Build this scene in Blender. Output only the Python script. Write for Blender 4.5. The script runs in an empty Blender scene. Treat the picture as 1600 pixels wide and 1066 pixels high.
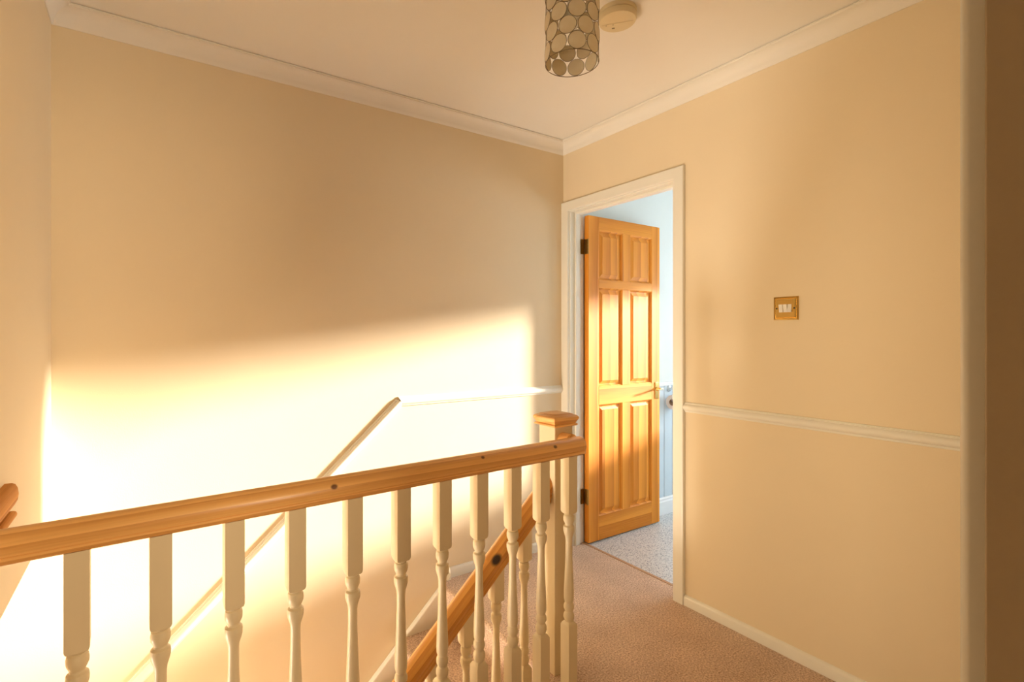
import bpy, bmesh, math, random
from mathutils import Vector, Matrix
random.seed(7)
C = bpy.context.scene.collection
sc = bpy.context.scene
PI = math.pi

# ------------------------------------------------------------------ camera, sky, sun, exposure
cam = bpy.data.cameras.new('camera')
cam.sensor_width = 36.0
cam.lens = 791.57 / 1600 * 36
cam.shift_x = 60 / 1600
cam.shift_y = -9.5 / 1600
cam.clip_start = 0.01
camo = bpy.data.objects.new('camera', cam)
C.objects.link(camo)
camo.location = (-2.123, -2.294, 1.265)
camo.rotation_euler = (PI / 2, 0, -math.radians(32.742))
sc.camera = camo

sc.view_settings.view_transform = 'Standard'
sc.view_settings.look = 'None'
sc.view_settings.exposure = 1.08
sc.view_settings.gamma = 1.0
sc.view_settings.use_curve_mapping = False

world = bpy.data.worlds.new('sky')
sc.world = world
world.use_nodes = True
wn = world.node_tree.nodes
wn['Background'].inputs['Color'].default_value = (0.80, 0.91, 1.0, 1)
wn['Background'].inputs['Strength'].default_value = 5.0

SUN_E = 12.0
sun = bpy.data.lights.new('sun', 'SUN')
sun.energy = SUN_E
sun.color = (1.0, 0.90, 0.76)
sun.angle = math.radians(5.0)
suno = bpy.data.objects.new('sun', sun)
C.objects.link(suno)
suno.location = (6, -2, 4)
suno.rotation_euler = Vector((-1.0, 0.262, -0.18)).to_track_quat('-Z', 'Y').to_euler()

# added fill lights in unseen rooms behind, left of and below the landing
def fill_light(name, loc, aim, sx, sy, watts, col, spread=180):
    d = bpy.data.lights.new(name, 'AREA')
    d.shape = 'RECTANGLE'
    d.size, d.size_y, d.energy, d.color = sx, sy, watts, col
    d.spread = math.radians(spread)
    o = bpy.data.objects.new(name, d)
    C.objects.link(o)
    o.location = loc
    o.rotation_euler = Vector(aim).to_track_quat('-Z', 'Y').to_euler()


fill_light('bedroom_fill_light', (-1.20, -4.7, 1.5), (-0.12, 1, -0.03), 0.9, 1.3, 11.5, (1.0, 0.80, 0.54), 110)  # added fill from behind the camera, no window is built there
fill_light('side_fill_light', (-3.6, -2.22, 0.85), (1, 0.13, 0.05), 0.32, 1.2, 2.6, (1.0, 0.82, 0.56), 64)  # added fill through the left wall opening, no window behind it
fill_light('hall_fill_light', (-4.6, -0.44, -1.3), (1, 0.0, 0.35), 0.7, 1.3, 66, (1.0, 0.93, 0.82))  # added fill for the lower stair wall, no door is built there


# ------------------------------------------------------------------ helpers
def lin(r, g, b):
    f = lambda c: (c / 255) / 12.92 if c / 255 <= 0.04045 else ((c / 255 + 0.055) / 1.055) ** 2.4
    return (f(r), f(g), f(b), 1)


def obj(name, bm, m, parent=None, smooth=None, loc=None):
    bmesh.ops.recalc_face_normals(bm, faces=bm.faces[:])
    me = bpy.data.meshes.new(name)
    bm.to_mesh(me)
    bm.free()
    me.materials.append(m)
    if smooth is not None:
        me.polygons.foreach_set('use_smooth', [True] * len(me.polygons))
        me.set_sharp_from_angle(angle=math.radians(smooth))
    o = bpy.data.objects.new(name, me)
    C.objects.link(o)
    if parent is not None:
        o.parent = parent
    if loc is not None:
        o.location = loc
    return o


def tag(o, label, cat, group=None):
    o['label'] = label
    o['category'] = cat
    if group:
        o['group'] = group
    return o


def thing(name, label, cat, loc=(0, 0, 0), group=None, rz=0):
    o = bpy.data.objects.new(name, None)
    o.empty_display_size = 0.1
    C.objects.link(o)
    o.location = loc
    o.rotation_euler = (0, 0, rz)
    return tag(o, label, cat, group)


def struct(o, label=None):
    o['kind'] = 'structure'
    if label:
        o['label'] = label
    return o


def box(bm, x0, x1, y0, y1, z0, z1, bev=0, seg=2):
    v = [bm.verts.new((x, y, z)) for z in (z0, z1) for y in (y0, y1) for x in (x0, x1)]
    fs = [bm.faces.new([v[i] for i in q]) for q in
          ((0, 2, 3, 1), (4, 5, 7, 6), (0, 1, 5, 4), (2, 6, 7, 3), (0, 4, 6, 2), (1, 3, 7, 5))]
    if bev:
        es = list({e for f in fs for e in f.edges})
        bmesh.ops.bevel(bm, geom=es, offset=bev, segments=seg, profile=0.5, affect='EDGES')
    return bm


def B():
    return bmesh.new()


def rings_to_faces(bm, rings, closed=True, caps=True):
    for a, b in zip(rings, rings[1:]):
        n = len(a)
        for i in range(n if closed else n - 1):
            j = (i + 1) % n
            bm.faces.new((a[i], a[j], b[j], b[i]))
    if caps and closed:
        bm.faces.new(rings[0][::-1])
        bm.faces.new(rings[-1])


def lathe(bm, prof, seg=24, cx=0, cy=0, axis='z', caps=True, phase=0.0):
    rings = []
    for r, h in prof:
        ring = []
        for i in range(seg):
            a = 2 * PI * i / seg + phase
            p = (r * math.cos(a), r * math.sin(a), h)
            if axis == 'z':
                q = (cx + p[0], cy + p[1], p[2])
            elif axis == 'y':
                q = (cx + p[0], p[2], cy + p[1])
            else:
                q = (p[2], cx + p[0], cy + p[1])
            ring.append(bm.verts.new(q))
        rings.append(ring)
    rings_to_faces(bm, rings, True, caps)
    return bm


def seg_sweep(bm, p0, p1, prof, up, out, cut0=0.0, cut1=0.0, closed=True):
    """sweep prof [(u, d)] (u along up, d along out) from p0 to p1; an end is cut at a mitre: shift = cut*u or (cut_u, cut_d)"""
    p0, p1, up, out = Vector(p0), Vector(p1), Vector(up), Vector(out)
    t = (p1 - p0).normalized()
    c0 = cut0 if isinstance(cut0, tuple) else (cut0, 0)
    c1 = cut1 if isinstance(cut1, tuple) else (cut1, 0)
    a = [bm.verts.new(p0 + up * u + out * d + t * (c0[0] * u + c0[1] * d)) for u, d in prof]
    b = [bm.verts.new(p1 + up * u + out * d + t * (c1[0] * u + c1[1] * d)) for u, d in prof]
    rings_to_faces(bm, [a, b], closed, True)
    return bm


def tube(bm, pts, r, seg=10, closed=False):
    pts = [Vector(p) for p in pts]
    n = len(pts)
    rings = []
    ref = None
    for i, p in enumerate(pts):
        if closed:
            t = (pts[(i + 1) % n] - pts[i - 1]).normalized()
        else:
            t = (pts[min(i + 1, n - 1)] - pts[max(i - 1, 0)]).normalized()
        if ref is None:
            ref = t.orthogonal().normalized()
        ref = (ref - t * ref.dot(t)).normalized()
        bi = t.cross(ref)
        rr = r[i] if isinstance(r, (list, tuple)) else r
        rings.append([bm.verts.new(p + ref * rr * math.cos(2 * PI * k / seg) + bi * rr * math.sin(2 * PI * k / seg)) for k in range(seg)])
    if closed:
        rings.append(rings[0])
        rings_to_faces(bm, rings, True, False)
    else:
        rings_to_faces(bm, rings, True, True)
    return bm


# ------------------------------------------------------------------ materials
def mat(name):
    m = bpy.data.materials.new(name)
    m.use_nodes = True
    nt = m.node_tree
    return m, nt, nt.nodes['Principled BSDF']


def N(nt, typ, **kw):
    n = nt.nodes.new(typ)
    for k, v in kw.items():
        if k in n.inputs:
            n.inputs[k].default_value = v
        else:
            setattr(n, k, v)
    return n


def paint(name, col, rough=0.6, bump=0.0, scale=300, spec=0.5, var=0.03, coat=0.0):
    m, nt, p = mat(name)
    L = nt.links.new
    tc = N(nt, 'ShaderNodeTexCoord')
    nz = N(nt, 'ShaderNodeTexNoise', Scale=2.3, Detail=3.0)
    L(tc.outputs['Object'], nz.inputs['Vector'])
    cr = N(nt, 'ShaderNodeValToRGB')
    cr.color_ramp.elements[0].position = 0.3
    cr.color_ramp.elements[1].position = 0.7
    cr.color_ramp.elements[0].color = tuple(c * (1 - var) for c in col[:3]) + (1,)
    cr.color_ramp.elements[1].color = tuple(min(1, c * (1 + var)) for c in col[:3]) + (1,)
    L(nz.outputs['Fac'], cr.inputs['Fac'])
    L(cr.outputs['Color'], p.inputs['Base Color'])
    p.inputs['Roughness'].default_value = rough
    p.inputs['Specular IOR Level'].default_value = spec
    p.inputs['Coat Weight'].default_value = coat
    if bump:
        n2 = N(nt, 'ShaderNodeTexNoise', Scale=scale, Detail=2.0)
        L(tc.outputs['Object'], n2.inputs['Vector'])
        b = N(nt, 'ShaderNodeBump', Strength=bump, Distance=0.002)
        L(n2.outputs['Fac'], b.inputs['Height'])
        L(b.outputs['Normal'], p.inputs['Normal'])
    return m


def plain(name, col, rough=0.4, metal=0.0, spec=0.5):
    m, nt, p = mat(name)
    p.inputs['Base Color'].default_value = col
    p.inputs['Roughness'].default_value = rough
    p.inputs['Metallic'].default_value = metal
    p.inputs['Specular IOR Level'].default_value = spec
    return m


def pine(name, axis, light, dark, knots=(), rough=0.32, ringscale=13.0, off=(0.07, 0.11, 0.0), coat=0.25, kcol=(0.20, 0.08, 0.03, 1), spec=0.4):
    """knotty pine whose grain runs along the object's local axis (0, 1, 2)"""
    m, nt, p = mat(name)
    L = nt.links.new
    tc = N(nt, 'ShaderNodeTexCoord')
    oi = N(nt, 'ShaderNodeObjectInfo')
    mul = N(nt, 'ShaderNodeVectorMath', operation='MULTIPLY_ADD')
    comb = N(nt, 'ShaderNodeCombineXYZ')
    for i in range(3):
        L(oi.outputs['Random'], comb.inputs[i])
    scl = [1.0, 1.0, 1.0]
    scl[axis] = 0.07
    sv = N(nt, 'ShaderNodeVectorMath', operation='MULTIPLY')
    L(tc.outputs['Object'], sv.inputs[0])
    sv.inputs[1].default_value = scl
    rnd = [0.09, 0.13, 0.11]
    rnd[axis] = 3.0
    mul.inputs[1].default_value = rnd
    L(comb.outputs[0], mul.inputs[0])
    addo = N(nt, 'ShaderNodeVectorMath', operation='ADD')
    addo.inputs[1].default_value = off
    L(sv.outputs[0], addo.inputs[0])
    L(addo.outputs[0], mul.inputs[2])
    # gentle wander of the growth rings
    wn_ = N(nt, 'ShaderNodeTexNoise', Scale=5.0, Detail=2.0)
    L(mul.outputs[0], wn_.inputs['Vector'])
    wsub = N(nt, 'ShaderNodeVectorMath', operation='MULTIPLY_ADD')
    L(wn_.outputs['Color'], wsub.inputs[0])
    wsub.inputs[1].default_value = (0.05, 0.05, 0.05)
    L(mul.outputs[0], wsub.inputs[2])
    wave = N(nt, 'ShaderNodeTexWave', wave_type='RINGS', rings_direction='XYZ'[axis], wave_profile='SAW')
    wave.inputs['Scale'].default_value = ringscale
    wave.inputs['Distortion'].default_value = 1.6
    wave.inputs['Detail'].default_value = 2.0
    wave.inputs['Detail Scale'].default_value = 1.5
    L(wsub.outputs[0], wave.inputs['Vector'])
    # fine fibre
    fs = [260.0, 260.0, 260.0]
    fs[axis] = 5.0
    fv = N(nt, 'ShaderNodeVectorMath', operation='MULTIPLY')
    fv.inputs[1].default_value = fs
    L(tc.outputs['Object'], fv.inputs[0])
    fib = N(nt, 'ShaderNodeTexNoise', Scale=1.0, Detail=3.0)
    L(fv.outputs[0], fib.inputs['Vector'])
    mix1 = N(nt, 'ShaderNodeMath', operation='MULTIPLY_ADD')
    L(fib.outputs['Fac'], mix1.inputs[0])
    mix1.inputs[1].default_value = 0.45
    ws = N(nt, 'ShaderNodeMath', operation='MULTIPLY')
    L(wave.outputs['Fac'], ws.inputs[0])
    ws.inputs[1].default_value = 0.50
    L(ws.outputs[0], mix1.inputs[2])
    cr = N(nt, 'ShaderNodeValToRGB')
    cr.color_ramp.elements[0].position = 0.30
    cr.color_ramp.elements[0].color = light
    cr.color_ramp.elements[1].position = 0.82
    cr.color_ramp.elements[1].color = dark
    L(mix1.outputs[0], cr.inputs['Fac'])
    col = cr.outputs['Color']
    for kp, kr in knots:
        dv = N(nt, 'ShaderNodeVectorMath', operation='SUBTRACT')
        L(tc.outputs['Object'], dv.inputs[0])
        dv.inputs[1].default_value = kp
        st = [1.0, 1.0, 1.0]
        st[axis] = 0.75
        sm = N(nt, 'ShaderNodeVectorMath', operation='MULTIPLY')
        sm.inputs[1].default_value = st
        L(dv.outputs[0], sm.inputs[0])
        ln = N(nt, 'ShaderNodeVectorMath', operation='LENGTH')
        L(sm.outputs[0], ln.inputs[0])
        mr = N(nt, 'ShaderNodeMapRange', interpolation_type='SMOOTHSTEP')
        mr.inputs['From Min'].default_value = kr * 0.55
        mr.inputs['From Max'].default_value = kr * 1.25
        mr.inputs['To Min'].default_value = 1.0
        mr.inputs['To Max'].default_value = 0.0
        L(ln.outputs['Value'], mr.inputs['Value'])
        mx = N(nt, 'ShaderNodeMix', data_type='RGBA')
        L(mr.outputs['Result'], mx.inputs[0])
        L(col, mx.inputs[6])
        mx.inputs[7].default_value = kcol
        col = mx.outputs[2]
    L(col, p.inputs['Base Color'])
    p.inputs['Roughness'].default_value = rough
    p.inputs['Coat Weight'].default_value = coat
    p.inputs['Specular IOR Level'].default_value = spec
    p.inputs['Coat Roughness'].default_value = 0.25
    bmp = N(nt, 'ShaderNodeBump', Strength=0.12, Distance=0.001)
    L(mix1.outputs[0], bmp.inputs['Height'])
    L(bmp.outputs['Normal'], p.inputs['Normal'])
    return m


M_WALL = paint('cream_wall_paint', (0.86, 0.72, 0.505, 1), rough=0.75, bump=0.12, scale=220, spec=0.25, var=0.012)
M_CEIL = paint('ceiling_paint', (0.94, 0.90, 0.84, 1), rough=0.85, bump=0.10, scale=180, spec=0.2, var=0.01)
M_CORN = paint('cornice_paint', (0.90, 0.85, 0.77, 1), rough=0.7, spec=0.3, var=0.015)
M_TRIM = paint('white_gloss_trim', (0.88, 0.84, 0.74, 1), rough=0.32, var=0.012)
M_BALUSTER = paint('cream_spindle_paint', (0.80, 0.665, 0.445, 1), rough=0.38, bump=0.03, scale=80, var=0.015)
M_BWALL = paint('bathroom_white_paint', (0.74, 0.775, 0.755, 1), rough=0.7, spec=0.3, var=0.01)
M_BLUE = paint('pale_blue_panel_paint', (0.62, 0.73, 0.81, 1), rough=0.5, var=0.02)
M_BTRIM = paint('bathroom_white_gloss', (0.86, 0.88, 0.89, 1), rough=0.3, var=0.01)
PL, PD = (0.96, 0.54, 0.185, 1), (0.68, 0.30, 0.08, 1)
DL, DD = (0.82, 0.325, 0.040, 1), (0.52, 0.148, 0.010, 1)
M_DOOR_Z = pine('door_pine_upright', 2, DL, DD, rough=0.5, coat=0.0, spec=0.22, ringscale=7.0)
M_DOOR_X = pine('door_pine_cross', 0, DL, DD, rough=0.5, coat=0.0, spec=0.22, ringscale=7.0)
M_PINE_X = pine('pine_along_x', 0, PL, PD)
M_PINE_Y = pine('pine_along_y', 1, PL, PD)
M_PINE_WALL = pine('darker_pine_along_y', 1, (0.72, 0.33, 0.085, 1), (0.46, 0.17, 0.033, 1), rough=0.7, coat=0.0, spec=0.08)  # darker pine tones for the left wall rail
M_BRASS = plain('polished_brass', (0.72, 0.50, 0.17, 1), 0.18, 1.0)
M_BRASS2 = plain('aged_brass', (0.36, 0.22, 0.06, 1), 0.38, 1.0)
M_CHROME = plain('chrome', (0.75, 0.78, 0.80, 1), 0.12, 1.0)
M_DARK = plain('dark_bronze_wire', (0.20, 0.15, 0.09, 1), 0.35, 0.8)
M_BLACK = plain('black_slot', (0.02, 0.018, 0.015, 1), 0.6)
M_WHITE = plain('white_plastic', (0.86, 0.82, 0.76, 1), 0.3)
M_ALARM = plain('yellowed_plastic', (0.78, 0.66, 0.42, 1), 0.42)
M_ALARM2 = plain('alarm_shadow_gap', (0.20, 0.15, 0.08, 1), 0.6)
M_PAPER = paint('toilet_tissue', (0.84, 0.83, 0.81, 1), rough=0.95, bump=0.2, scale=400, spec=0.1)
M_CARD = plain('cardboard_tube', (0.42, 0.30, 0.20, 1), 0.9)
M_BULB = plain('bulb_glass', (0.9, 0.88, 0.82, 1), 0.15)

# capiz shell disc: thin, pearly, lets a little light through
M_SHELL, nt, p = mat('capiz_shell')
p.inputs['Specular IOR Level'].default_value = 0.6
L = nt.links.new
tc = N(nt, 'ShaderNodeTexCoord')
nz = N(nt, 'ShaderNodeTexNoise', Scale=35.0, Detail=3.0)
L(tc.outputs['Object'], nz.inputs['Vector'])
cr = N(nt, 'ShaderNodeValToRGB')
cr.color_ramp.elements[0].position, cr.color_ramp.elements[1].position = 0.3, 0.72
cr.color_ramp.elements[0].color, cr.color_ramp.elements[1].color = (0.86, 0.76, 0.56, 1), (0.94, 0.87, 0.70, 1)
L(nz.outputs['Fac'], cr.inputs['Fac'])
L(cr.outputs['Color'], p.inputs['Base Color'])
p.inputs['Roughness'].default_value = 0.35
tr = N(nt, 'ShaderNodeBsdfTranslucent')
tr.inputs['Color'].default_value = (0.88, 0.74, 0.46, 1)
mx = N(nt, 'ShaderNodeMixShader')
mx.inputs[0].default_value = 0.22
L(p.outputs[0], mx.inputs[1])
L(tr.outputs[0], mx.inputs[2])
L(mx.outputs[0], nt.nodes['Material Output'].inputs['Surface'])

# carpet: short twist pile
M_CARPET, nt, p = mat('dusky_pink_carpet')
L = nt.links.new
tc = N(nt, 'ShaderNodeTexCoord')
n1 = N(nt, 'ShaderNodeTexNoise', Scale=150.0, Detail=4.0, Roughness=0.75)
n2 = N(nt, 'ShaderNodeTexNoise', Scale=6.0, Detail=4.0)
n3 = N(nt, 'ShaderNodeTexVoronoi', Scale=330.0)
for n in (n1, n2, n3):
    L(tc.outputs['Object'], n.inputs['Vector'])
c1 = N(nt, 'ShaderNodeValToRGB')
c1.color_ramp.elements[0].position, c1.color_ramp.elements[1].position = 0.36, 0.62
c1.color_ramp.elements[0].color, c1.color_ramp.elements[1].color = (0.42, 0.235, 0.15, 1), (0.98, 0.76, 0.58, 1)
L(n1.outputs['Fac'], c1.inputs['Fac'])
c2 = N(nt, 'ShaderNodeValToRGB')
c2.color_ramp.elements[0].position, c2.color_ramp.elements[1].position = 0.35, 0.7
c2.color_ramp.elements[0].color, c2.color_ramp.elements[1].color = (0.86, 0.84, 0.82, 1), (1, 1, 1, 1)
L(n2.outputs['Fac'], c2.inputs['Fac'])
mm = N(nt, 'ShaderNodeMix', data_type='RGBA', blend_type='MULTIPLY')
mm.inputs[0].default_value = 1.0
L(c1.outputs['Color'], mm.inputs[6])
L(c2.outputs['Color'], mm.inputs[7])
L(mm.outputs[2], p.inputs['Base Color'])
p.inputs['Roughness'].default_value = 1.0
p.inputs['Specular IOR Level'].default_value = 0.1
p.inputs['Sheen Weight'].default_value = 0.25
ad = N(nt, 'ShaderNodeMath', operation='ADD')
L(n1.outputs['Fac'], ad.inputs[0])
L(n3.outputs['Distance'], ad.inputs[1])
bp = N(nt, 'ShaderNodeBump', Strength=0.6, Distance=0.004)
L(ad.outputs[0], bp.inputs['Height'])
L(bp.outputs['Normal'], p.inputs['Normal'])

# speckled vinyl
M_VINYL, nt, p = mat('speckled_vinyl')
L = nt.links.new
tc = N(nt, 'ShaderNodeTexCoord')
n1 = N(nt, 'ShaderNodeTexVoronoi', Scale=85.0)
n2 = N(nt, 'ShaderNodeTexNoise', Scale=120.0, Detail=1.0)
L(tc.outputs['Object'], n1.inputs['Vector'])
L(tc.outputs['Object'], n2.inputs['Vector'])
c1 = N(nt, 'ShaderNodeValToRGB')
c1.color_ramp.elements[0].position, c1.color_ramp.elements[1].position = 0.10, 0.30
c1.color_ramp.elements[0].color, c1.color_ramp.elements[1].color = (0.20, 0.22, 0.27, 1), (0.66, 0.66, 0.65, 1)
c2 = N(nt, 'ShaderNodeValToRGB')
c2.color_ramp.elements[0].position, c2.color_ramp.elements[1].position = 0.36, 0.46
c2.color_ramp.elements[0].color, c2.color_ramp.elements[1].color = (0.42, 0.45, 0.52, 1), (1, 1, 1, 1)
L(n1.outputs['Distance'], c1.inputs['Fac'])
L(n2.outputs['Fac'], c2.inputs['Fac'])
mm = N(nt, 'ShaderNodeMix', data_type='RGBA', blend_type='MULTIPLY')
mm.inputs[0].default_value = 1.0
L(c1.outputs['Color'], mm.inputs[6])
L(c2.outputs['Color'], mm.inputs[7])
L(mm.outputs[2], p.inputs['Base Color'])
p.inputs['Roughness'].default_value = 0.35

# clear window pane: mostly see-through with a faint reflection
M_GLASS, nt, p = mat('window_glass')
L = nt.links.new
tp = N(nt, 'ShaderNodeBsdfTransparent')
gl = N(nt, 'ShaderNodeBsdfGlossy')
gl.inputs['Roughness'].default_value = 0.02
mx = N(nt, 'ShaderNodeMixShader')
mx.inputs[0].default_value = 0.06
L(tp.outputs[0], mx.inputs[1])
L(gl.outputs[0], mx.inputs[2])
L(mx.outputs[0], nt.nodes['Material Output'].inputs['Surface'])

# ------------------------------------------------------------------ setting
XC = -2.408            # left wall plane
YD = -2.172            # wall with the doorway the picture is taken from
ZC = 2.42
# back wall (behind the stairs) runs on below the left bulkhead
struct(obj('wall_back', box(B(), -4.7, 0.1, 0.0, 0.12, -2.7, 2.6), M_WALL))
bm = B()
box(bm, 0, 0.1, -0.045, 0.0, -0.2, 2.6)
box(bm, 0, 0.1, -2.272, -0.79, -0.2, 2.6)
box(bm, 0, 0.1, -0.79, -0.045, 2.025, 2.6)
struct(obj('wall_right', bm, M_WALL))
bm = B()
box(bm, XC - 0.1, XC, -0.95, 0, 0.612, 2.6)
box(bm, XC - 0.1, XC, -1.20, -0.95, -0.2, 2.6)
box(bm, XC - 0.1, XC, -2.272, -2.12, -0.2, 2.6)
box(bm, XC - 0.1, XC, -2.12, -1.20, 2.1, 2.6)  # opening below this lintel added to let the side fill light in
struct(obj('wall_left', bm, M_WALL))
bm = B()
box(bm, XC, -2.28, -2.272, YD, -0.2, 2.6)
box(bm, -1.522, 0.0, -2.272, YD, -0.2, 2.6)
box(bm, -2.28, -1.522, -2.272, YD, 2.03, 2.6)
struct(obj('wall_front', bm, M_WALL))
struct(obj('ceiling', box(B(), XC, 0, YD, 0, ZC, 2.6), M_CEIL))
bm = B()
box(bm, XC + 0.0, 0.0, -2.272, -0.88, -0.22, 0.0)
box(bm, -0.86, 0.1, -0.88, 0.0, -0.22, 0.0)
struct(obj('floor', bm, M_CARPET))

# the stairwell below
RISE, GOING, NX = 0.215, 0.236, -0.86
struct(obj('wall_stairwell', box(B(), -4.7, -0.76, -0.955, -0.88, -2.7, -0.22), M_WALL))
struct(obj('wall_hall', box(B(), -4.8, -4.7, -2.272, 0.12, -2.7, 0.8), M_WALL))
bm = B()
box(bm, -4.7, XC - 0.1, -0.95, 0, 0.612, 0.8)
struct(obj('ceiling_hall', bm, M_CEIL))
struct(obj('wall_hall_front', box(B(), -4.7, XC - 0.1, -1.05, -0.95, -2.7, 0.8), M_WALL))
struct(obj('floor_hall', box(B(), -4.7, -0.76, -0.88, 0, -2.7, -2.58), M_CARPET))

# bathroom shell
BX = 2.1
struct(obj('wall_bathroom_back', box(B(), 0.1, BX + 0.1, 0.0, 0.12, -0.2, 2.6), M_BWALL))
WY0, WY1, WZ0, WZ1 = -1.55, -0.43, 0.81, 1.83
bm = B()
box(bm, BX, BX + 0.12, -1.8, WY0, -0.2, 2.6)
box(bm, BX, BX + 0.12, WY1, 0.0, -0.2, 2.6)
box(bm, BX, BX + 0.12, WY0, WY1, -0.2, WZ0)
box(bm, BX, BX + 0.12, WY0, WY1, WZ1, 2.6)
struct(obj('wall_bathroom_right', bm, M_BWALL))
struct(obj('wall_bathroom_front', box(B(), 0.1, BX, -1.8, -1.7, -0.2, 2.6), M_BWALL))
struct(obj('ceiling_bathroom', box(B(), 0.1, BX, -1.7, 0.0, ZC, 2.6), M_BWALL))
struct(obj('wall_bathroom_left', box(B(), 0.1, 0.112, -1.7, -0.80, 0.0, ZC), M_BWALL))
struct(obj('floor_bathroom', box(B(), 0.1, BX, -1.7, 0.0, -0.2, -0.002), M_VINYL))
# window the sun comes through
win = thing('window_1', 'white framed bathroom window', 'window', (BX, (WY0 + WY1) / 2, WZ0))
del win['category']
win['kind'] = 'structure'
hw, hh = (WY1 - WY0) / 2, WZ1 - WZ0
bm = B()
box(bm, 0.04, 0.09, -hw, hw, 0, 0.03)
box(bm, 0.04, 0.09, -hw, hw, hh - 0.03, hh)
box(bm, 0.04, 0.09, -hw, -hw + 0.03, 0.03, hh - 0.03)
box(bm, 0.04, 0.09, hw - 0.03, hw, 0.03, hh - 0.03)
obj('window_frame', bm, M_BTRIM, win)
obj('pane', box(B(), 0.06, 0.066, -hw + 0.03, hw - 0.03, 0.03, hh - 0.03), M_GLASS, win)

# tongue and groove panelling on the bathroom back wall, each board a part
pan = thing('trim_1', 'pale blue boarded panelling below the bathroom rail', 'panelling', (0.12, 0.0, 0.12))
del pan['category']
pan['kind'] = 'structure'
bd = None
bw = 0.092
for k in range(21):
    x = k * bw
    if bd is None:
        bm = B()
        prof = [(0.0015, 0), (0.0015, -0.004), (0.006, -0.010), (bw - 0.006, -0.010), (bw - 0.0015, -0.004), (bw - 0.0015, 0)]
        rings = [[bm.verts.new((a, b, z)) for a, b in prof] for z in (0, 0.785)]
        rings_to_faces(bm, rings)
        bd = obj('board', bm, M_BLUE, pan)
    else:
        o = bd.copy()
        C.objects.link(o)
        o.parent = pan
        o.location = (x, 0, 0)
bm = B()
seg_sweep(bm, (0.1, 0, 0.905), (BX, 0, 0.905), [(0, 0), (0, 0.014), (0.006, 0.018), (0.012, 0.018), (0.018, 0.022), (0.024, 0.02), (0.026, 0)], (0, 0, 1), (0, -1, 0))
struct(obj('trim_2', bm, M_BTRIM), 'white cap rail over the blue bathroom panelling')
bm = B()
seg_sweep(bm, (0.1, 0, 0), (BX, 0, 0), [(-0.002, 0), (-0.002, 0.018), (0.088, 0.018), (0.096, 0.014), (0.108, 0.014), (0.12, 0.006), (0.12, 0)], (0, 0, 1), (0, -1, 0))
struct(obj('baseboard_bathroom', bm, M_BTRIM))

# cornice: plaster cove with small steps, mitred in the corners
Z0 = 2.354
cove = [(0, 0), (0, 0.005), (0.005, 0.0065)]
for i in range(9):
    a = PI / 2 * i / 8
    cove.append((0.007 + 0.049 * (1 - math.cos(a)) , 0.0085 + 0.046 * math.sin(a)))
cove = [(0, 0), (0, 0.004), (0.004, 0.006)] + [(0.008 + 0.048 * math.sin(PI / 2 * i / 8), 0.008 + 0.047 * (1 - math.cos(PI / 2 * i / 8))) for i in range(9)] + [(0.0605, 0.057), (0.061, 0.062), (ZC - Z0 - 0.0022, 0.062), (ZC - Z0 - 0.0022, 0.056), (ZC - Z0 + 0.001, 0.056), (ZC - Z0 + 0.001, 0)]
for nm, p0, p1, out in (('trim_3', (XC, 0, Z0), (0, 0, Z0), (0, -1, 0)), ('trim_4', (0, 0, Z0), (0, YD, Z0), (-1, 0, 0)),
                        ('trim_5', (0, YD, Z0), (XC, YD, Z0), (0, 1, 0)), ('trim_6', (XC, YD, Z0), (XC, 0, Z0), (1, 0, 0))):
    bm = B()
    seg_sweep(bm, p0, p1, cove, (0, 0, 1), out, (0, 1), (0, -1))
    struct(obj(nm, bm, M_CORN, smooth=35), 'white coved cornice along the ceiling')

# dado rail, symmetrical section: two small reeds either side of a raised centre
dado = [(-0.023, 0), (-0.023, 0.005), (-0.0215, 0.0068), (-0.019, 0.0062), (-0.0178, 0.0092), (-0.0152, 0.0088), (-0.0135, 0.0125),
        (-0.009, 0.0165), (-0.0045, 0.0185), (0, 0.019), (0.0045, 0.0185), (0.009, 0.0165), (0.0135, 0.0125), (0.0152, 0.0088),
        (0.0178, 0.0092), (0.019, 0.0062), (0.0215, 0.0068), (0.023, 0.005), (0.023, 0)]
ang = math.atan(0.906)
kx, kz = -1.080, 0.938
mit = math.tan(ang / 2)
bm = B()
seg_sweep(bm, (kx, 0, kz), (0, 0, kz), dado, (0, 0, 1), (0, -1, 0), -mit, 0)
struct(obj('trim_7', bm, M_TRIM, smooth=25), 'white dado rail, level length on the wall behind the stairs')
td = Vector((-math.cos(ang), 0, -math.sin(ang)))
up = Vector((-math.sin(ang), 0, math.cos(ang)))
bm = B()
seg_sweep(bm, Vector((kx, 0, kz)), Vector((kx, 0, kz)) + td * 4.6, dado, up, (0, -1, 0), mit, 0)
struct(obj('trim_8', bm, M_TRIM, smooth=25), 'white dado rail sloping down beside the stairs')
bm = B()
seg_sweep(bm, (0, -0.832, 0.927), (0, YD, 0.927), dado, (0, 0, 1), (-1, 0, 0))
struct(obj('trim_9', bm, M_TRIM, smooth=25), 'dado rail on the wall with the light switch')

# skirting
sk = [(-0.004, 0), (-0.004, 0.014), (0.034, 0.014), (0.041, 0.011), (0.046, 0.005), (0.047, 0)]
bm = B()
seg_sweep(bm, (0, -0.832, 0), (0, YD, 0), sk, (0, 0, 1), (-1, 0, 0))
struct(obj('baseboard_right', bm, M_TRIM, smooth=30))
bm = B()
seg_sweep(bm, (-0.80, 0, 0), (0, 0, 0), [(u * 1.1, d) for u, d in sk], (0, 0, 1), (0, -1, 0))
struct(obj('baseboard_back', bm, M_TRIM, smooth=30))
bm = B()
seg_sweep(bm, (-1.49, YD, 0), (0, YD, 0), sk, (0, 0, 1), (0, 1, 0))
struct(obj('baseboard_front', bm, M_TRIM, smooth=30))


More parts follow.
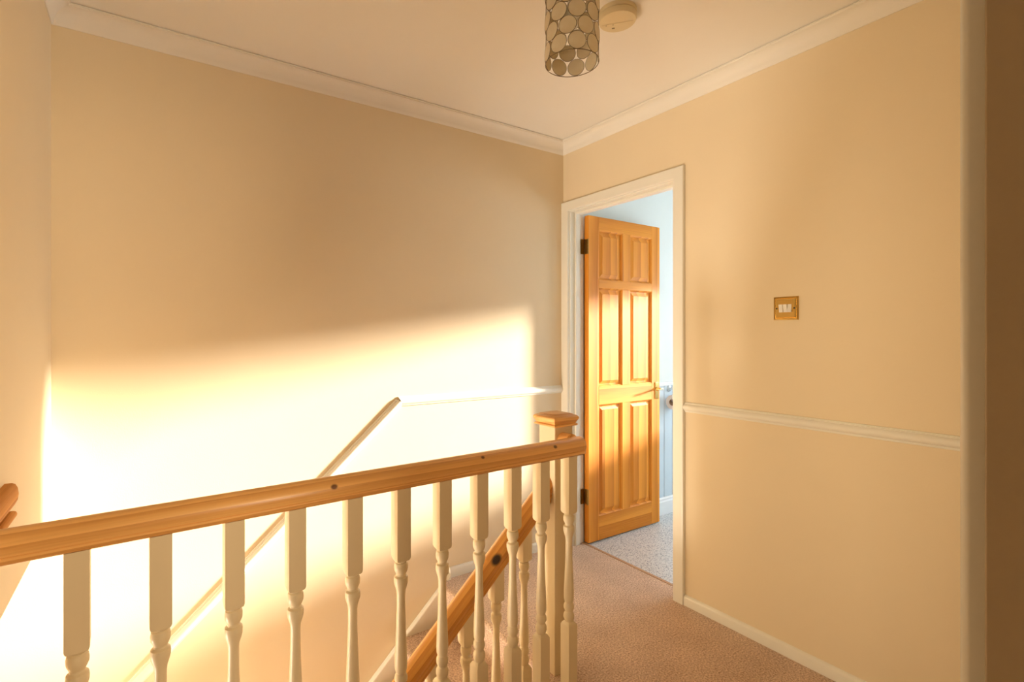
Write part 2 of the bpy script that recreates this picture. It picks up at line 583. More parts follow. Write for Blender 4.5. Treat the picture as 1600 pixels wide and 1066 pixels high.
# door casing: lining + stop + architrave
def arch_prof(w=0.056, t=0.018):
    return [(0, 0), (0, t - 0.004), (0.002, t - 0.001), (0.006, t), (w - 0.006, t), (w - 0.002, t - 0.001), (w, t - 0.004), (w, 0)]


OY0, OY1, OZ = -0.768, -0.060, 2.000       # clear opening of the bathroom door
dc = thing('door_1', 'white painted casing of the bathroom doorway', 'casing', (0, (OY0 + OY1) / 2, 0))
del dc['category']
dc['kind'] = 'structure'
cy = (OY0 + OY1) / 2
hwid = (OY1 - OY0) / 2
bm = B()
box(bm, 0.0, 0.112, hwid, hwid + 0.026, 0, OZ + 0.026, 0.0015, 1)
box(bm, 0.0, 0.112, -hwid - 0.026, -hwid, 0, OZ + 0.026, 0.0015, 1)
box(bm, 0.0, 0.112, -hwid, hwid, OZ, OZ + 0.026, 0.0015, 1)
obj('lining', bm, M_TRIM, dc)
bm = B()
box(bm, 0.035, 0.070, hwid - 0.013, hwid, 0, OZ, 0.002, 1)
box(bm, 0.035, 0.070, -hwid, -hwid + 0.013, 0, OZ, 0.002, 1)
box(bm, 0.035, 0.070, -hwid + 0.013, hwid - 0.013, OZ - 0.013, OZ, 0.002, 1)
obj('door_stop', bm, M_TRIM, dc)
AP = arch_prof()
bm = B()
hi = hwid + 0.006
aw = 0.056
seg_sweep(bm, (0, hi, 0), (0, hi, OZ + 0.006), [(min(u, -(OY1 + 0.006) - 0.0005), d) for u, d in AP], (0, 1, 0), (-1, 0, 0), 0, 1)
obj('architrave', bm, M_TRIM, dc)
bm = B()
seg_sweep(bm, (0, -hi, 0), (0, -hi, OZ + 0.006), AP, (0, -1, 0), (-1, 0, 0), 0, 1)
obj('architrave', bm, M_TRIM, dc)
bm = B()
seg_sweep(bm, (0, -hi, OZ + 0.006), (0, hi, OZ + 0.006), AP, (0, 0, 1), (-1, 0, 0), -1, 1)
obj('architrave', bm, M_TRIM, dc)
# threshold where carpet meets vinyl
struct(obj('trim_10', box(B(), 0.097, 0.116, OY0, OY1, -0.003, 0.003, 0.002, 1), plain('threshold_strip', (0.50, 0.30, 0.17, 1), 0.5)), 'thin strip where the carpet meets the vinyl')

# casing of the doorway the camera looks through
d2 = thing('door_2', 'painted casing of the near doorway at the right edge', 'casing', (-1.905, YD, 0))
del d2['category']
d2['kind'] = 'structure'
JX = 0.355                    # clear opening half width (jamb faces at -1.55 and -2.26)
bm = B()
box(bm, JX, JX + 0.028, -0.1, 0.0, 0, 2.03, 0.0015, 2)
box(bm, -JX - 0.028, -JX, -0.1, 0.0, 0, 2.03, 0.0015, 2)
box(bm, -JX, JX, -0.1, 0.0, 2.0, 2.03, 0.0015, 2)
obj('lining', bm, paint('brownish_lining', (0.62, 0.49, 0.33, 1), rough=0.5, bump=0.1, scale=150), d2)  # lining in a browner tone than the architrave
rp = [(0.003, 0), (0.003, 0.009), (0.0045, 0.0135), (0.008, 0.0165), (0.013, 0.0175), (0.05, 0.0175), (0.056, 0.015), (0.058, 0.011), (0.058, 0)]
bm = B()
seg_sweep(bm, (JX, 0, 0), (JX, 0, 2.003), rp, (1, 0, 0), (0, 1, 0), 0, 1)
obj('architrave', bm, M_TRIM, d2, smooth=40)
bm = B()
seg_sweep(bm, (-JX, 0, 0), (-JX, 0, 2.003), rp, (-1, 0, 0), (0, 1, 0), 0, 1)
obj('architrave', bm, M_TRIM, d2, smooth=40)
bm = B()
seg_sweep(bm, (-JX, 0, 2.003), (JX, 0, 2.003), rp, (0, 0, 1), (0, 1, 0), -1, 1)
obj('architrave', bm, M_TRIM, d2, smooth=40)

# plain room behind the camera
bm = B()
box(bm, -2.7, -2.6, -5.1, -2.272, -0.2, 2.6)
box(bm, 0.4, 0.5, -5.1, -2.272, -0.2, 2.6)
box(bm, -2.6, 0.4, -5.2, -5.1, -0.2, 2.6)
box(bm, -2.6, XC, -2.372, -2.272, -0.2, 2.6)
box(bm, 0.0, 0.4, -2.372, -2.272, -0.2, 2.6)
M_ROOM = paint('muted_room_paint', (0.34, 0.27, 0.19, 1), rough=0.8, spec=0.2)  # unseen walls toned down to cut light bounced onto the near jamb
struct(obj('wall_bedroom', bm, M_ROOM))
bm = B()  # unseen room added behind the left opening to hold a fill light
box(bm, -3.8, -3.7, -2.8, -1.05, -0.2, 2.6)
box(bm, -3.7, -2.7, -2.8, -2.7, -0.2, 2.6)
box(bm, -3.7, XC - 0.1, -1.15, -1.05, 0.0, 2.6)
struct(obj('wall_fill_room', bm, M_ROOM))
struct(obj('ceiling_fill_room', box(B(), -3.7, XC - 0.1, -2.7, -1.15, ZC, 2.6), M_CEIL))
struct(obj('floor_fill_room', box(B(), -3.7, XC - 0.0, -2.7, -1.15, -0.2, 0.0), M_CARPET))
struct(obj('ceiling_bedroom', box(B(), -2.6, 0.4, -5.1, -2.272, ZC, 2.6), M_CEIL))
struct(obj('floor_bedroom', box(B(), -2.6, 0.4, -5.1, -2.272, -0.2, 0.0), M_CARPET))

# ------------------------------------------------------------------ bathroom door leaf
HX, FX, ZB, ZT = 0.112, 0.778, 0.007, 1.988
Y0, Y1 = -0.100, -0.064            # landing face, wall-side face
door = thing('panelled_door', 'six-panel pine door standing open into the blue bathroom', 'door', (HX, (Y0 + Y1) / 2, 0))
ty = (Y1 - Y0) / 2
W = FX - HX


def doorpart(name, x0, x1, z0, z1, m, bev=0.0012):
    xc, zc = (x0 + x1) / 2 - HX, (z0 + z1) / 2
    bm = B()
    box(bm, x0 - HX - xc, x1 - HX - xc, -ty, ty, z0 - zc, z1 - zc, bev, 1)
    return obj(name, bm, m, door, loc=(xc, 0, zc))


sx0, sx1, mx0, mx1 = 0.200, 0.698, 0.411, 0.485
doorpart('stile', HX, sx0, ZB, ZT, M_DOOR_Z)
free = doorpart('stile', sx1, FX, ZB, ZT, M_DOOR_Z)
doorpart('top_rail', sx0, sx1, 1.907, ZT, M_DOOR_X)
doorpart('frieze_rail', sx0, sx1, 1.553, 1.605, M_DOOR_X)
doorpart('lock_rail', sx0, sx1, 0.836, 0.946, M_DOOR_X)
doorpart('bottom_rail', sx0, sx1, ZB, 0.156, M_DOOR_X)
rows = ((0.156, 0.836), (0.946, 1.553), (1.605, 1.907))
for z0, z1 in rows:
    doorpart('muntin', mx0, mx1, z0, z1, M_DOOR_Z)
    for x0, x1 in ((sx0, mx0), (mx1, sx1)):
        # raised and fielded panel, both faces, with a sticking mould round it
        bm = B()
        xc, zc = (x0 + x1) / 2 - HX, (z0 + z1) / 2
        hx, hz = (x1 - x0) / 2, (z1 - z0) / 2
        for s in (-1, 1):
            steps = ((0, ty - 0.002), (0.006, ty - 0.006), (0.009, ty - 0.013), (0.017, ty - 0.013), (0.034, ty - 0.0075), (0.036, ty - 0.0055))
            rings = []
            for ins, d in steps:
                rings.append([bm.verts.new((sx * (hx - ins), s * d, sz * (hz - ins))) for sx, sz in ((-1, -1), (1, -1), (1, 1), (-1, 1))])
            rings_to_faces(bm, rings, True, False)
            bm.faces.new(rings[-1])
        obj('panel', bm, M_DOOR_Z, door, loc=(xc, 0, zc))
# hinges on the casing edge
for z in (0.285, 1.800):
    bm = B()
    box(bm, -0.0025, 0.0, -ty + 0.002, ty - 0.004, z - 0.045, z + 0.045)
    h = obj('hinge', bm, M_BRASS2, door)
    h['label'] = 'aged brass butt hinge'
    bm = B()
    for k in range(5):
        lathe(bm, [(0.0052, z - 0.045 + k * 0.018 + 0.0005), (0.0052, z - 0.045 + k * 0.018 + 0.0175)], 12, -0.006, -ty + 0.001)
    box(bm, -0.030, -0.006, ty - 0.003, ty - 0.001, z - 0.045, z + 0.045)
    obj('knuckle', bm, M_BRASS2, h, smooth=40)
# handle: brass plate, neck and short lever
hx_, hz_ = 0.748 - HX, 0.894
bm = B()
box(bm, hx_ - 0.019, hx_ + 0.019, -ty - 0.004, -ty, hz_ - 0.056, hz_ + 0.056, 0.0018, 2)
pl = obj('handle_plate', bm, M_BRASS, door)
pl['label'] = 'polished brass lever handle plate'
bm = B()
lathe(bm, [(0.011, -ty - 0.004), (0.0105, -ty - 0.008), (0.0065, -ty - 0.012), (0.006, -ty - 0.040), (0.0075, -ty - 0.048), (0.003, -ty - 0.051)], 16, hx_ - 0.002, hz_ + 0.012, 'y')
tube(bm, [(hx_ - 0.002, -ty - 0.044, hz_ + 0.012), (hx_ - 0.015, -ty - 0.046, hz_ + 0.012), (hx_ - 0.035, -ty - 0.046, hz_ + 0.010), (hx_ - 0.055, -ty - 0.045, hz_ + 0.006)], [0.006, 0.0062, 0.006, 0.0045], 10)
obj('lever', bm, M_BRASS, pl, smooth=50)

# ------------------------------------------------------------------ balusters and rails
SQ = 0.0205


def baluster_bm(ztop, zbot, zsh=0.0):
    """square - turned - square spindle; zsh moves the turned length"""
    bm = B()
    Z = lambda z: z + zsh

    def sq(z):
        return [(SQ if i in (0, 3) else -SQ) for i in range(4)]
    n = 16
    # square sections built as 16-gon rings pushed onto the square so that they flow into the turning
    def ring(r, z, k):
        out = []
        for i in range(n):
            a = 2 * PI * (i + 0.0) / n + PI / 4
            cx_, sy_ = math.cos(a), math.sin(a)
            m_ = max(abs(cx_), abs(sy_))
            qx, qy = cx_ / m_ * SQ, sy_ / m_ * SQ
            px, py = r * cx_, r * sy_
            out.append(bm.verts.new((qx * k + px * (1 - k), qy * k + py * (1 - k), z)))
        return out
    prof = [(0, ztop, 1), (0, Z(0.645), 1), (0.0198, Z(0.6385), 0.62), (0.0165, Z(0.6345), 0.10), (0.0150, Z(0.632), 0),
            (0.0178, Z(0.629), 0), (0.0196, Z(0.620), 0), (0.0190, Z(0.610), 0), (0.0155, Z(0.602), 0), (0.0135, Z(0.598), 0), (0.0140, Z(0.594), 0),
            (0.0190, Z(0.590), 0), (0.0198, Z(0.583), 0), (0.0195, Z(0.574), 0), (0.0165, Z(0.563), 0), (0.0130, Z(0.553), 0), (0.0118, Z(0.540), 0),
            (0.0120, Z(0.500), 0), (0.0140, Z(0.440), 0), (0.0170, Z(0.375), 0), (0.0178, Z(0.350), 0), (0.0172, Z(0.333), 0), (0.0140, Z(0.322), 0),
            (0.0150, Z(0.319), 0), (0.0182, Z(0.311), 0), (0.0180, Z(0.301), 0), (0.0140, Z(0.293), 0), (0.0135, Z(0.290), 0), (0.0150, Z(0.287), 0),
            (0.0188, Z(0.279), 0), (0.0190, Z(0.269), 0), (0.0160, Z(0.260), 0), (0.0150, Z(0.257), 0), (0.0190, Z(0.250), 0.5), (0, Z(0.243), 1), (0, zbot, 1)]
    rings = [ring(r, z, k) for r, z, k in prof]
    rings_to_faces(bm, rings)
    return bm


# front balustrade on the landing
rail_y = lambda x: -1.02 + 0.033 * (x + 2.36)
RA = math.atan(0.033)
RB = 0.8395
BX_ = [-2.241, -2.100, -1.956, -1.816, -1.6685, -1.5275, -1.393, -1.260, -1.127, -1.003, -0.872]
ordn = ['first and nearest', 'second', 'third', 'fourth', 'fifth', 'sixth', 'seventh', 'eighth', 'ninth', 'tenth', 'eleventh and last']
bal0 = None
for i, x in enumerate(BX_):
    if bal0 is None:
        bal0 = obj('baluster', baluster_bm(RB - 0.001, 0.03), M_BALUSTER, smooth=30)
        o = bal0
    else:
        o = bal0.copy()
        C.objects.link(o)
    o.location = (x, rail_y(x), 0)
    o.rotation_euler = (0, 0, RA)
    lab = {0: 'leftmost turned cream spindle under the front handrail',
           10: 'turned cream spindle at the right end of the front handrail, beside the newel post',
           9: 'turned cream spindle directly left of the newel post, under the front handrail'}.get(
        i, '%s turned cream spindle from the left under the front handrail' % ordn[i].split(' ')[0])
    tag(o, lab, 'baluster', 'spindles of the front balustrade')

# handrail: rounded top, groove at the side, flat underside
rp_ = [(-0.0215, 0), (-0.0250, 0.0025), (-0.0268, 0.008), (-0.0262, 0.0135), (-0.0240, 0.0155)] + \
    [(-0.0308 * math.cos(math.radians(t)), 0.030 + 0.0315 * math.sin(math.radians(t))) for t in (-25, -12, 0, 12, 24, 36, 48, 60, 70, 80)] + [(0, 0.0615)]
rprof = rp_ + [(-a, b) for a, b in rp_[-2::-1]]


def rail_bm(L0, L1, prof, rnd=0.006):
    """rail along local x from L0 to L1, ends softly rounded"""
    bm = B()
    cu = sum(p[0] for p in prof) / len(prof)
    cv = 0.031
    st = []
    for x, s in ((L0, 0.90), (L0 + rnd * 0.3, 0.955), (L0 + rnd, 1.0), (L1 - rnd, 1.0), (L1 - rnd * 0.3, 0.955), (L1, 0.90)):
        st.append([bm.verts.new((x, cu + (u - cu) * s, cv + (v - cv) * s)) for u, v in prof])
    rings_to_faces(bm, st)
    return bm


fx0, fx1 = XC, -0.812
cxr = (fx0 + fx1) / 2
fl = (fx1 - fx0) / 2 / math.cos(RA)
kn = lambda x, u, v: (x - cxr, u, v)
M_RAIL1 = pine('front_rail_pine', 0, PL, PD, knots=((kn(-0.962, -0.027, 0.047), 0.0065), (kn(-1.262, -0.024, 0.052), 0.0055), (kn(-1.728, -0.029, 0.042), 0.007)), off=(0.3, 0.045, 0.05))
r1 = thing('handrail', 'long pine handrail across the front, over the nearest row of spindles', 'handrail', (cxr, rail_y(cxr), RB), rz=RA)
o = obj('rail', rail_bm(-fl, fl, rprof), M_RAIL1, r1, smooth=40)
# short return back to the newel post
ry = rail_y(-0.805) - rail_y(cxr)
bm = rail_bm(-0.05, 0.05, rprof, 0.001)
o = obj('return_rail', bm, M_PINE_X, r1, smooth=40)
o.location = (-0.812 - cxr, 0.092, 0.0)
o.rotation_euler = (0, 0, PI / 2 - RA)
# painted base rail the spindles stand on
bm = B()
box(bm, -fl, fl - 0.040, -0.031, 0.031, 0.0, 0.030, 0.004, 2)
o = obj('base_rail', bm, M_BALUSTER)
o.location = (cxr, rail_y(cxr), 0)
o.rotation_euler = (0, 0, RA)
tag(o, 'cream painted base rail on the landing under the front spindles', 'base rail')

# newel post
NW = 0.045
nx, ny = -0.856 + NW, -0.88 + NW
nw = thing('newel_post', 'square cream newel post with moulded pine cap at the stair head', 'newel post', (nx, ny, 0))
obj('post', box(B(), -NW, NW, -NW, NW, -0.001, 0.924, 0.0018, 1), M_BALUSTER, nw)
bm = B()
capprof = [(NW + 0.001, 0.922), (NW + 0.0105, 0.9225), (NW + 0.0135, 0.925), (NW + 0.0135, 0.9285), (NW + 0.011, 0.931), (NW + 0.0075, 0.932), (NW + 0.0085, 0.935), (NW + 0.0125, 0.942),
           (NW + 0.0165, 0.949), (NW + 0.0165, 0.954), (NW + 0.0125, 0.960), (NW + 0.006, 0.9635), (NW + 0.0005, 0.9645), (NW - 0.001, 0.967), (NW - 0.006, 0.9685)]
rings = [[bm.verts.new((a * s[0], b_, z)) for s, b_ in ()] for a, z in ()]
rings = [[bm.verts.new((sx * a, sy * a, z)) for sx, sy in ((-1, -1), (1, -1), (1, 1), (-1, 1))] for a, z in capprof]
rings_to_faces(bm, rings)
obj('cap', bm, M_PINE_X, nw, smooth=50)['label'] = 'moulded pine cap'

# stair handrail
SR = math.atan(0.89)
p0 = Vector((nx - NW, ny, 0.687))
M_RAIL2 = pine('stair_rail_pine', 0, (0.76, 0.38, 0.09, 1), (0.52, 0.20, 0.035, 1), knots=(((-0.322, -0.031, 0.046), 0.0175),), off=(0.1, 0.05, -0.06), kcol=(0.035, 0.022, 0.018, 1))
sp = [(-0.0215, -0.011), (-0.024, -0.009), (-0.024, -0.002), (-0.022, 0.0)] + [(a * 1.06, b * 1.03) for a, b in rp_[1:]]
sp = sp + [(-a, b) for a, b in sp[-2::-1]]
rl = thing('handrail', 'thick pine handrail sloping down the stairs from the newel post', 'handrail', p0)
bm = rail_bm(-4.0, 0.035, sp, 0.001)
# plumb cut against the post
o = obj('rail', bm, M_RAIL2, rl, smooth=40)
o.rotation_euler = (0, -SR, 0)
o.location = Vector((math.sin(SR) * 0.026, 0, -math.cos(SR) * 0.026))

# stair balusters, standing on the inner string
sb0 = None
nb = 7
for i in range(nb):
    x = -0.965 - 0.125 * i
    zsh = (0.453 - 0.648) - 0.1125 * i
    zr = 0.687 + 0.89 * (x - p0.x)            # rail centre height there
    if sb0 is None:
        z_top_local, z_bot_local = zr - 0.03 - zsh, 0.10
        sb0 = obj('baluster', baluster_bm(z_top_local, z_bot_local), M_BALUSTER, smooth=30)
        o = sb0
    else:
        o = sb0.copy()
        C.objects.link(o)
    o.location = (x, ny, zsh)
    tag(o, ['highest turned cream spindle under the sloping stair handrail, nearest the newel post',
            'second turned cream spindle down the sloping stair handrail from the newel post',
            'third turned cream spindle down the sloping stair handrail from the newel post'][i] if i < 3 else
        '%s turned cream spindle down the sloping stair handrail from the newel post' % ordn[i].split(' ')[0], 'baluster', 'spindles of the stair balustrade')

# ------------------------------------------------------------------ staircase
st = thing('staircase', 'carpeted flight of stairs going down to the left along the lit wall', 'staircase', (NX, -0.44, 0))
step0 = None
for i in range(11):
    if step0 is None:
        bm = B()
        prof = [(-GOING - 0.02, -RISE), (0.012, -RISE), (0.012, -0.05), (0.006, -0.0)]
        # tread with rounded carpeted nosing and the riser below it
        pf = [(0.0, -RISE - 0.03), (0.0, 0.0 - RISE), (-GOING + 0.0, -RISE), (-GOING - 0.012, -RISE - 0.006), (-GOING - 0.016, -RISE - 0.016), (-GOING - 0.012, -RISE - 0.028),
              (-GOING, -RISE - 0.034), (-GOING, -RISE * 2), (-GOING + 0.02, -RISE * 2 - 0.02), (0.0, -RISE - 0.06)]
        rings = [[bm.verts.new((x, y, z)) for x, z in pf] for y in (-0.37, 0.41)]
        rings_to_faces(bm, rings)
        step0 = obj('step', bm, M_CARPET, st, smooth=50)
    else:
        o = step0.copy()
        C.objects.link(o)
        o.parent = st
        o.location = (-GOING * i, 0, -RISE * i)
# rounded nosing and riser of the landing itself
bm = B()
pf = [(0.004, 0.0004), (0.0, 0.0004), (-0.012, -0.006), (-0.016, -0.016), (-0.012, -0.028), (0.0, -0.034), (0.0, -RISE), (0.004, -RISE)]
rings = [[bm.verts.new((x - 0.0005, y, z)) for x, z in pf] for y in (-0.37, 0.41)]
rings_to_faces(bm, rings)
obj('step', bm, M_CARPET, st, smooth=50)


def string_bm(y0, y1, za, zb):
    bm = B()
    k = 0.918
    x1 = 0.058
    pts = [(x1, za + k * x1), (-2.7, za - k * 2.7), (-2.7, za - k * 2.7 - zb), (x1, za + k * x1 - zb)]
    bev = 0.006
    rings = []
    for y, ins in ((y0, 0), (y0, 0.001), (y1, 0.001), (y1, 0)):
        pass
    a = [bm.verts.new((x, y0, z)) for x, z in pts]
    b = [bm.verts.new((x, y1, z)) for x, z in pts]
    rings_to_faces(bm, [a, b])
    es = [e for e in bm.edges]
    bmesh.ops.bevel(bm, geom=es, offset=0.005, segments=2, profile=0.5, affect='EDGES')
    return bm


obj('wall_string', string_bm(0.410, 0.4395, -0.028, 0.45), M_TRIM, st)
obj('inner_string', string_bm(-0.418, -0.370, -0.24, 0.30), M_TRIM, st)

# ------------------------------------------------------------------ pine rail pieces on the left wall
lr = thing('wall_rail', 'short double pine rail fixed to the left wall at the picture edge', 'rail', (XC, -0.80, 0.845))


def rounded_bar(z0, z1, d, y0, y1, r):
    bm = B()
    hz = (z1 - z0) / 2
    zc = (z0 + z1) / 2
    prof = []
    for k in range(7):
        a = -PI / 2 + PI * k / 6
        prof.append((d - min(hz, d * 0.5) * (1 - math.cos(a)), zc + hz * math.sin(a)))
    prof = [(0.0, z0)] + prof + [(0.0, z1)]
    rings = []
    for y, s in ((y0, 1), (y1 - r, 1), (y1 - r * 0.4, 0.92), (y1 - 0.1 * r, 0.72), (y1, 0.45)):
        rings.append([bm.verts.new((x * s, y, zc + (z - zc) * s)) for x, z in prof])
    rings_to_faces(bm, rings)
    return bm


obj('upper_rail', rounded_bar(0.014, 0.068, 0.026, -0.23, 0.130, 0.02), M_PINE_WALL, lr, smooth=50)
obj('lower_rail', rounded_bar(-0.026, -0.011, 0.016, -0.23, 0.165, 0.01), M_PINE_WALL, lr, smooth=50)

# ------------------------------------------------------------------ light switch
swy, swz, sws = -1.278, 1.370, 0.046
sw = thing('light_switch', 'brass rope-edged plate with three white rocker switches', 'light switch', (0, swy, swz))
bm = B()
lvl = [(sws, 0.0), (sws, 0.0035), (sws - 0.0015, 0.0055), (sws - 0.0055, 0.0060), (sws - 0.0075, 0.0045), (sws - 0.009, 0.0060), (sws - 0.012, 0.0075)]
rings = [[bm.verts.new((-d, sy * a, sz * a)) for sy, sz in ((-1, -1), (1, -1), (1, 1), (-1, 1))] for a, d in lvl]
rings_to_faces(bm, rings)
obj('plate', bm, M_BRASS, sw)['label'] = 'polished brass plate'
bm = B()
nbd = 26
for k in range(nbd):
    t = -sws + 0.0035 + (2 * sws - 0.007) * k / (nbd - 1)
    for a, b in ((t, sws - 0.0035), (t, -sws + 0.0035), (sws - 0.0035, t), (-sws + 0.0035, t)):
        bmesh.ops.create_icosphere(bm, subdivisions=1, radius=0.0019, matrix=Matrix.Translation((-0.0058, a, b)))
ob = obj('beaded_edge', bm, M_BRASS2, sw, smooth=80)
ob['kind'] = 'stuff'
rk0 = None
for k in range(3):
    bm = B()
    t = 0.0042 if k != 2 else -0.0042
    yy = 0.0160 - 0.0160 * k
    v = []
    for z, d in ((-0.0155, 0.0095 - t * 0.6), (-0.001, 0.0088), (0.0155, 0.0095 + t * 0.6)):
        for y in (yy - 0.0070, yy + 0.0070):
            v.append(bm.verts.new((-d - 0.002, y, z)))
    w = []
    for z in (-0.0155, -0.001, 0.0155):
        for y in (yy - 0.0070, yy + 0.0070):
            w.append(bm.verts.new((-0.0070, y, z)))
    bm.faces.new((v[0], v[1], v[3], v[2]))
    bm.faces.new((v[2], v[3], v[5], v[4]))
    bm.faces.new((v[0], v[1], w[1], w[0]))
    bm.faces.new((v[4], v[5], w[5], w[4]))
    bm.faces.new((v[0], v[2], w[2], w[0]))
    bm.faces.new((v[2], v[4], w[4], w[2]))
    bm.faces.new((v[1], v[3], w[3], w[1]))
    bm.faces.new((v[3], v[5], w[5], w[3]))
    obj('rocker', bm, M_WHITE, sw)
for s in (-1, 1):
    bm = B()
    lathe(bm, [(0.0032, -0.0078), (0.0032, -0.0072)], 12, s * 0.0325, 0.0, 'x')
    obj('screw', bm, M_BLACK, sw)

# ------------------------------------------------------------------ ceiling pendant with capiz discs
pc = Vector((-1.0311, -1.1526))
ph = thing('pendant_light', 'capiz disc drum pendant hanging from the ceiling', 'ceiling light', (pc.x, pc.y, ZC))
R0, NB, NR = 0.080, 9, 5
zb0 = 2.096 - ZC
pitch = 0.0470
dr = R0 * math.sin(PI / NB) - 0.0012
top = zb0 + 0.0275 + pitch * (NR - 1) + 0.027
fr = B()
disc0 = None
phase = math.radians(-3)
for r in range(NR):
    z = zb0 + 0.0275 + pitch * r
    for k in range(NB):
        a = 2 * PI * (k + 0.5 * (r % 2)) / NB + phase
        if disc0 is None:
            bm = B()
            n = 24
            # disc gently bent to the drum
            rings = []
            for d in (-0.0004, 0.0004):
                rings.append([])
                for i in range(n):
                    y, zz = dr * 0.985 * math.cos(2 * PI * i / n), dr * 0.985 * math.sin(2 * PI * i / n)
                    rings[-1].append(bm.verts.new((R0 * math.cos(y / R0) * 0.35 + R0 * 0.65 * 0.985 + d - R0 * 0.0, y, zz)))
            cA = bm.verts.new((R0 * 0.35 + R0 * 0.65 * 0.985 - 0.0004, 0, 0))
            cB = bm.verts.new((R0 * 0.35 + R0 * 0.65 * 0.985 + 0.0004, 0, 0))
            for i in range(n):
                j = (i + 1) % n
                bm.faces.new((rings[0][i], rings[0][j], rings[1][j], rings[1][i]))
                bm.faces.new((rings[0][i], rings[0][j], cA))
                bm.faces.new((rings[1][i], rings[1][j], cB))
            disc0 = obj('disc', bm, M_SHELL, ph, smooth=40)
            o = disc0
        else:
            o = disc0.copy()
            C.objects.link(o)
            o.parent = ph
        o.location = (0, 0, z)
        o.rotation_euler = (0, 0, a)
        pts = []
        for i in range(28):
            y, zz = dr * math.cos(2 * PI * i / 28), dr * math.sin(2 * PI * i / 28)
            x = R0 * math.cos(y / R0) * 0.35 + R0 * 0.65 * 0.985
            pts.append((x * math.cos(a) - y * math.sin(a), x * math.sin(a) + y * math.cos(a), z + zz))
        tube(fr, pts, 0.0008, 6, True)
for z in (zb0, top):
    tube(fr, [((R0 + 0.0005) * math.cos(2 * PI * i / 64), (R0 + 0.0005) * math.sin(2 * PI * i / 64), z) for i in range(64)], 0.0012, 6, True)
for k in range(3):
    a = 2 * PI * k / 3 + 0.4
    tube(fr, [(R0 * math.cos(a), R0 * math.sin(a), top), (0.02 * math.cos(a), 0.02 * math.sin(a), top - 0.004)], 0.0012, 6)
tube(fr, [(0.021 * math.cos(2 * PI * i / 24), 0.021 * math.sin(2 * PI * i / 24), top - 0.004) for i in range(24)], 0.0014, 6, True)
obj('wire_frame', fr, M_DARK, ph, smooth=60)
bm = B()
lathe(bm, [(0.005, 0.0), (0.045, 0.0), (0.045, -0.012), (0.034, -0.022), (0.01, -0.026)], 32)
obj('ceiling_rose', bm, M_WHITE, ph, smooth=40)
bm = B()
lathe(bm, [(0.004, -0.024), (0.004, top - 0.0)], 10)
obj('cord', bm, M_WHITE, ph, smooth=40)
bm = B()
lathe(bm, [(0.008, top + 0.008), (0.017, top), (0.017, top - 0.035), (0.015, top - 0.045)], 20)
obj('lamp_holder', bm, M_WHITE, ph, smooth=40)
bm = B()
lathe(bm, [(0.012, top - 0.046), (0.014, top - 0.06), (0.024, top - 0.085), (0.028, top - 0.105), (0.024, top - 0.125), (0.012, top - 0.135), (0.002, top - 0.137)], 24)
obj('bulb', bm, M_BULB, ph, smooth=60)

# ------------------------------------------------------------------ smoke alarm
al = thing('smoke_alarm', 'round yellowed white smoke alarm on the ceiling', 'smoke alarm', (-0.712, -1.050, ZC))
bm = B()
lathe(bm, [(0.066, 0.0), (0.066, -0.012), (0.064, -0.0145)], 48)
obj('base', bm, M_ALARM, al, smooth=35)
bm = B()
lathe(bm, [(0.0625, -0.0140), (0.0625, -0.0168)], 48)
obj('vent_gap', bm, M_ALARM2, al, smooth=35)
bm = B()
lathe(bm, [(0.0655, -0.0165), (0.0665, -0.019), (0.0655, -0.031), (0.063, -0.0365), (0.060, -0.0375)], 48)
obj('cover', bm, M_ALARM, al, smooth=35)
AA = math.radians(-48.6)


def alarm_bit(name, m, x0, x1, y0, y1, z0, z1):
    bm = B()
    box(bm, x0, x1, y0, y1, z0, z1, 0.0003, 1)
    o = obj(name, bm, m, al)
    o.rotation_euler = (0, 0, AA)
    return o


alarm_bit('rib', M_ALARM, -0.055, 0.055, 0.004, 0.018, -0.0388, -0.0370)
alarm_bit('indicator', M_ALARM2, -0.041, -0.037, 0.009, 0.012, -0.0392, -0.0380)
alarm_bit('indicator', M_ALARM2, -0.018, -0.013, 0.009, 0.012, -0.0392, -0.0380)
alarm_bit('test_button', M_ALARM2, -0.020, -0.010, 0.031, 0.036, -0.0385, -0.0370)

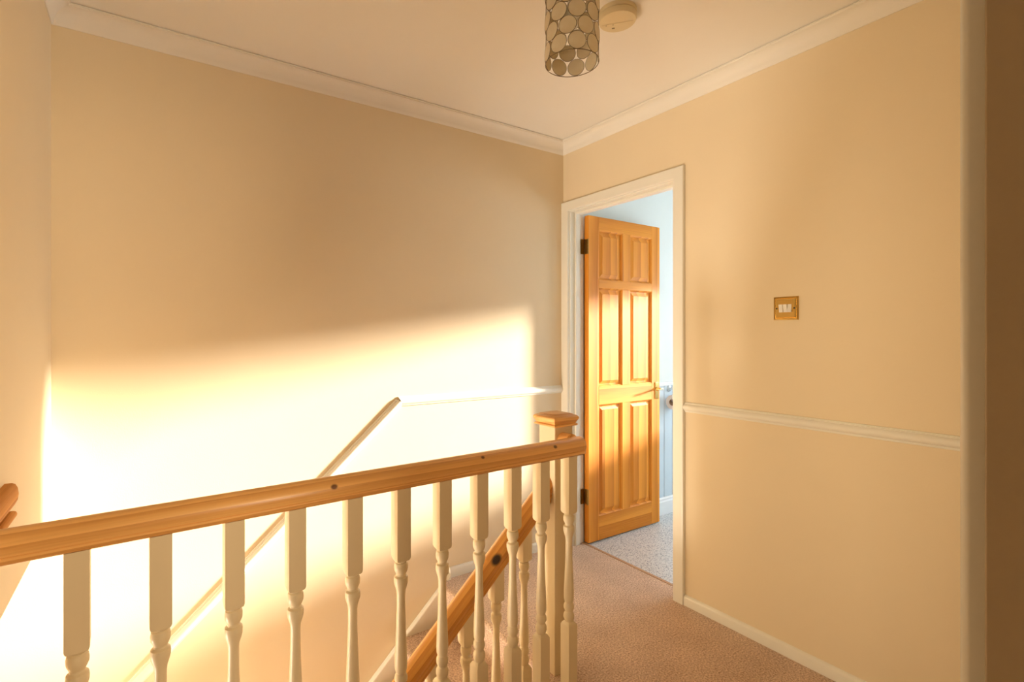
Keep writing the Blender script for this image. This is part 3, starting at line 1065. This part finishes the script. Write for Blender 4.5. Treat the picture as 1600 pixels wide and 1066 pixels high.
# ------------------------------------------------------------------ toilet roll holder and roll
hd = thing('roll_holder', 'chrome toilet roll ring on the blue panelled bathroom wall', 'holder', (1.000, -0.0105, 0.884))
bm = B()
lathe(bm, [(0.024, 0.0), (0.024, -0.004), (0.020, -0.008), (0.010, -0.012), (0.008, -0.03), (0.0095, -0.034), (0.004, -0.038)], 28, 0, 0, 'y')
obj('rosette', bm, M_CHROME, hd, smooth=40)
bm = B()
pts = [(0.012, -0.026, 0.0)]
pts += [(0.0, -0.030, -0.002)]
arc = [(-0.004, -0.050, -0.006), (-0.030, -0.058, -0.020), (-0.046, -0.060, -0.042), (-0.050, -0.060, -0.066), (-0.046, -0.060, -0.082), (-0.036, -0.060, -0.089), (0.0, -0.060, -0.090), (0.07, -0.060, -0.090)]
tube(bm, pts + arc, 0.0035, 10)
tube(bm, [(0.0, -0.030, 0.0), (0.02, -0.046, 0.004), (0.05, -0.05, 0.004), (0.085, -0.048, 0.002)], 0.0042, 10)
obj('ring', bm, M_CHROME, hd, smooth=60)
ro = thing('toilet_roll', 'white toilet roll hanging on the chrome ring', 'toilet roll', (0.952, -0.0705, 0.794))
bm = B()
ri, rr = 0.0225, 0.050
prof = [(ri, 0.0), (rr - 0.001, 0.0), (rr, 0.001), (rr, 0.099), (rr - 0.001, 0.100), (ri, 0.100)]
rings = []
for r, h in prof + prof[:1]:
    rings.append([bm.verts.new((h, r * math.cos(2 * PI * i / 40), r * math.sin(2 * PI * i / 40))) for i in range(40)])
rings_to_faces(bm, rings, True, False)
bmesh.ops.remove_doubles(bm, verts=bm.verts[:], dist=1e-6)
obj('paper', bm, M_PAPER, ro, smooth=40)
bm = B()
prof = [(ri - 0.002, -0.0005), (ri + 0.0002, -0.0005), (ri + 0.0002, 0.1005), (ri - 0.002, 0.1005)]
rings = []
for r, h in prof + prof[:1]:
    rings.append([bm.verts.new((h, r * math.cos(2 * PI * i / 32), r * math.sin(2 * PI * i / 32))) for i in range(32)])
rings_to_faces(bm, rings, True, False)
bmesh.ops.remove_doubles(bm, verts=bm.verts[:], dist=1e-6)
obj('cardboard_tube', bm, M_CARD, ro, smooth=40)
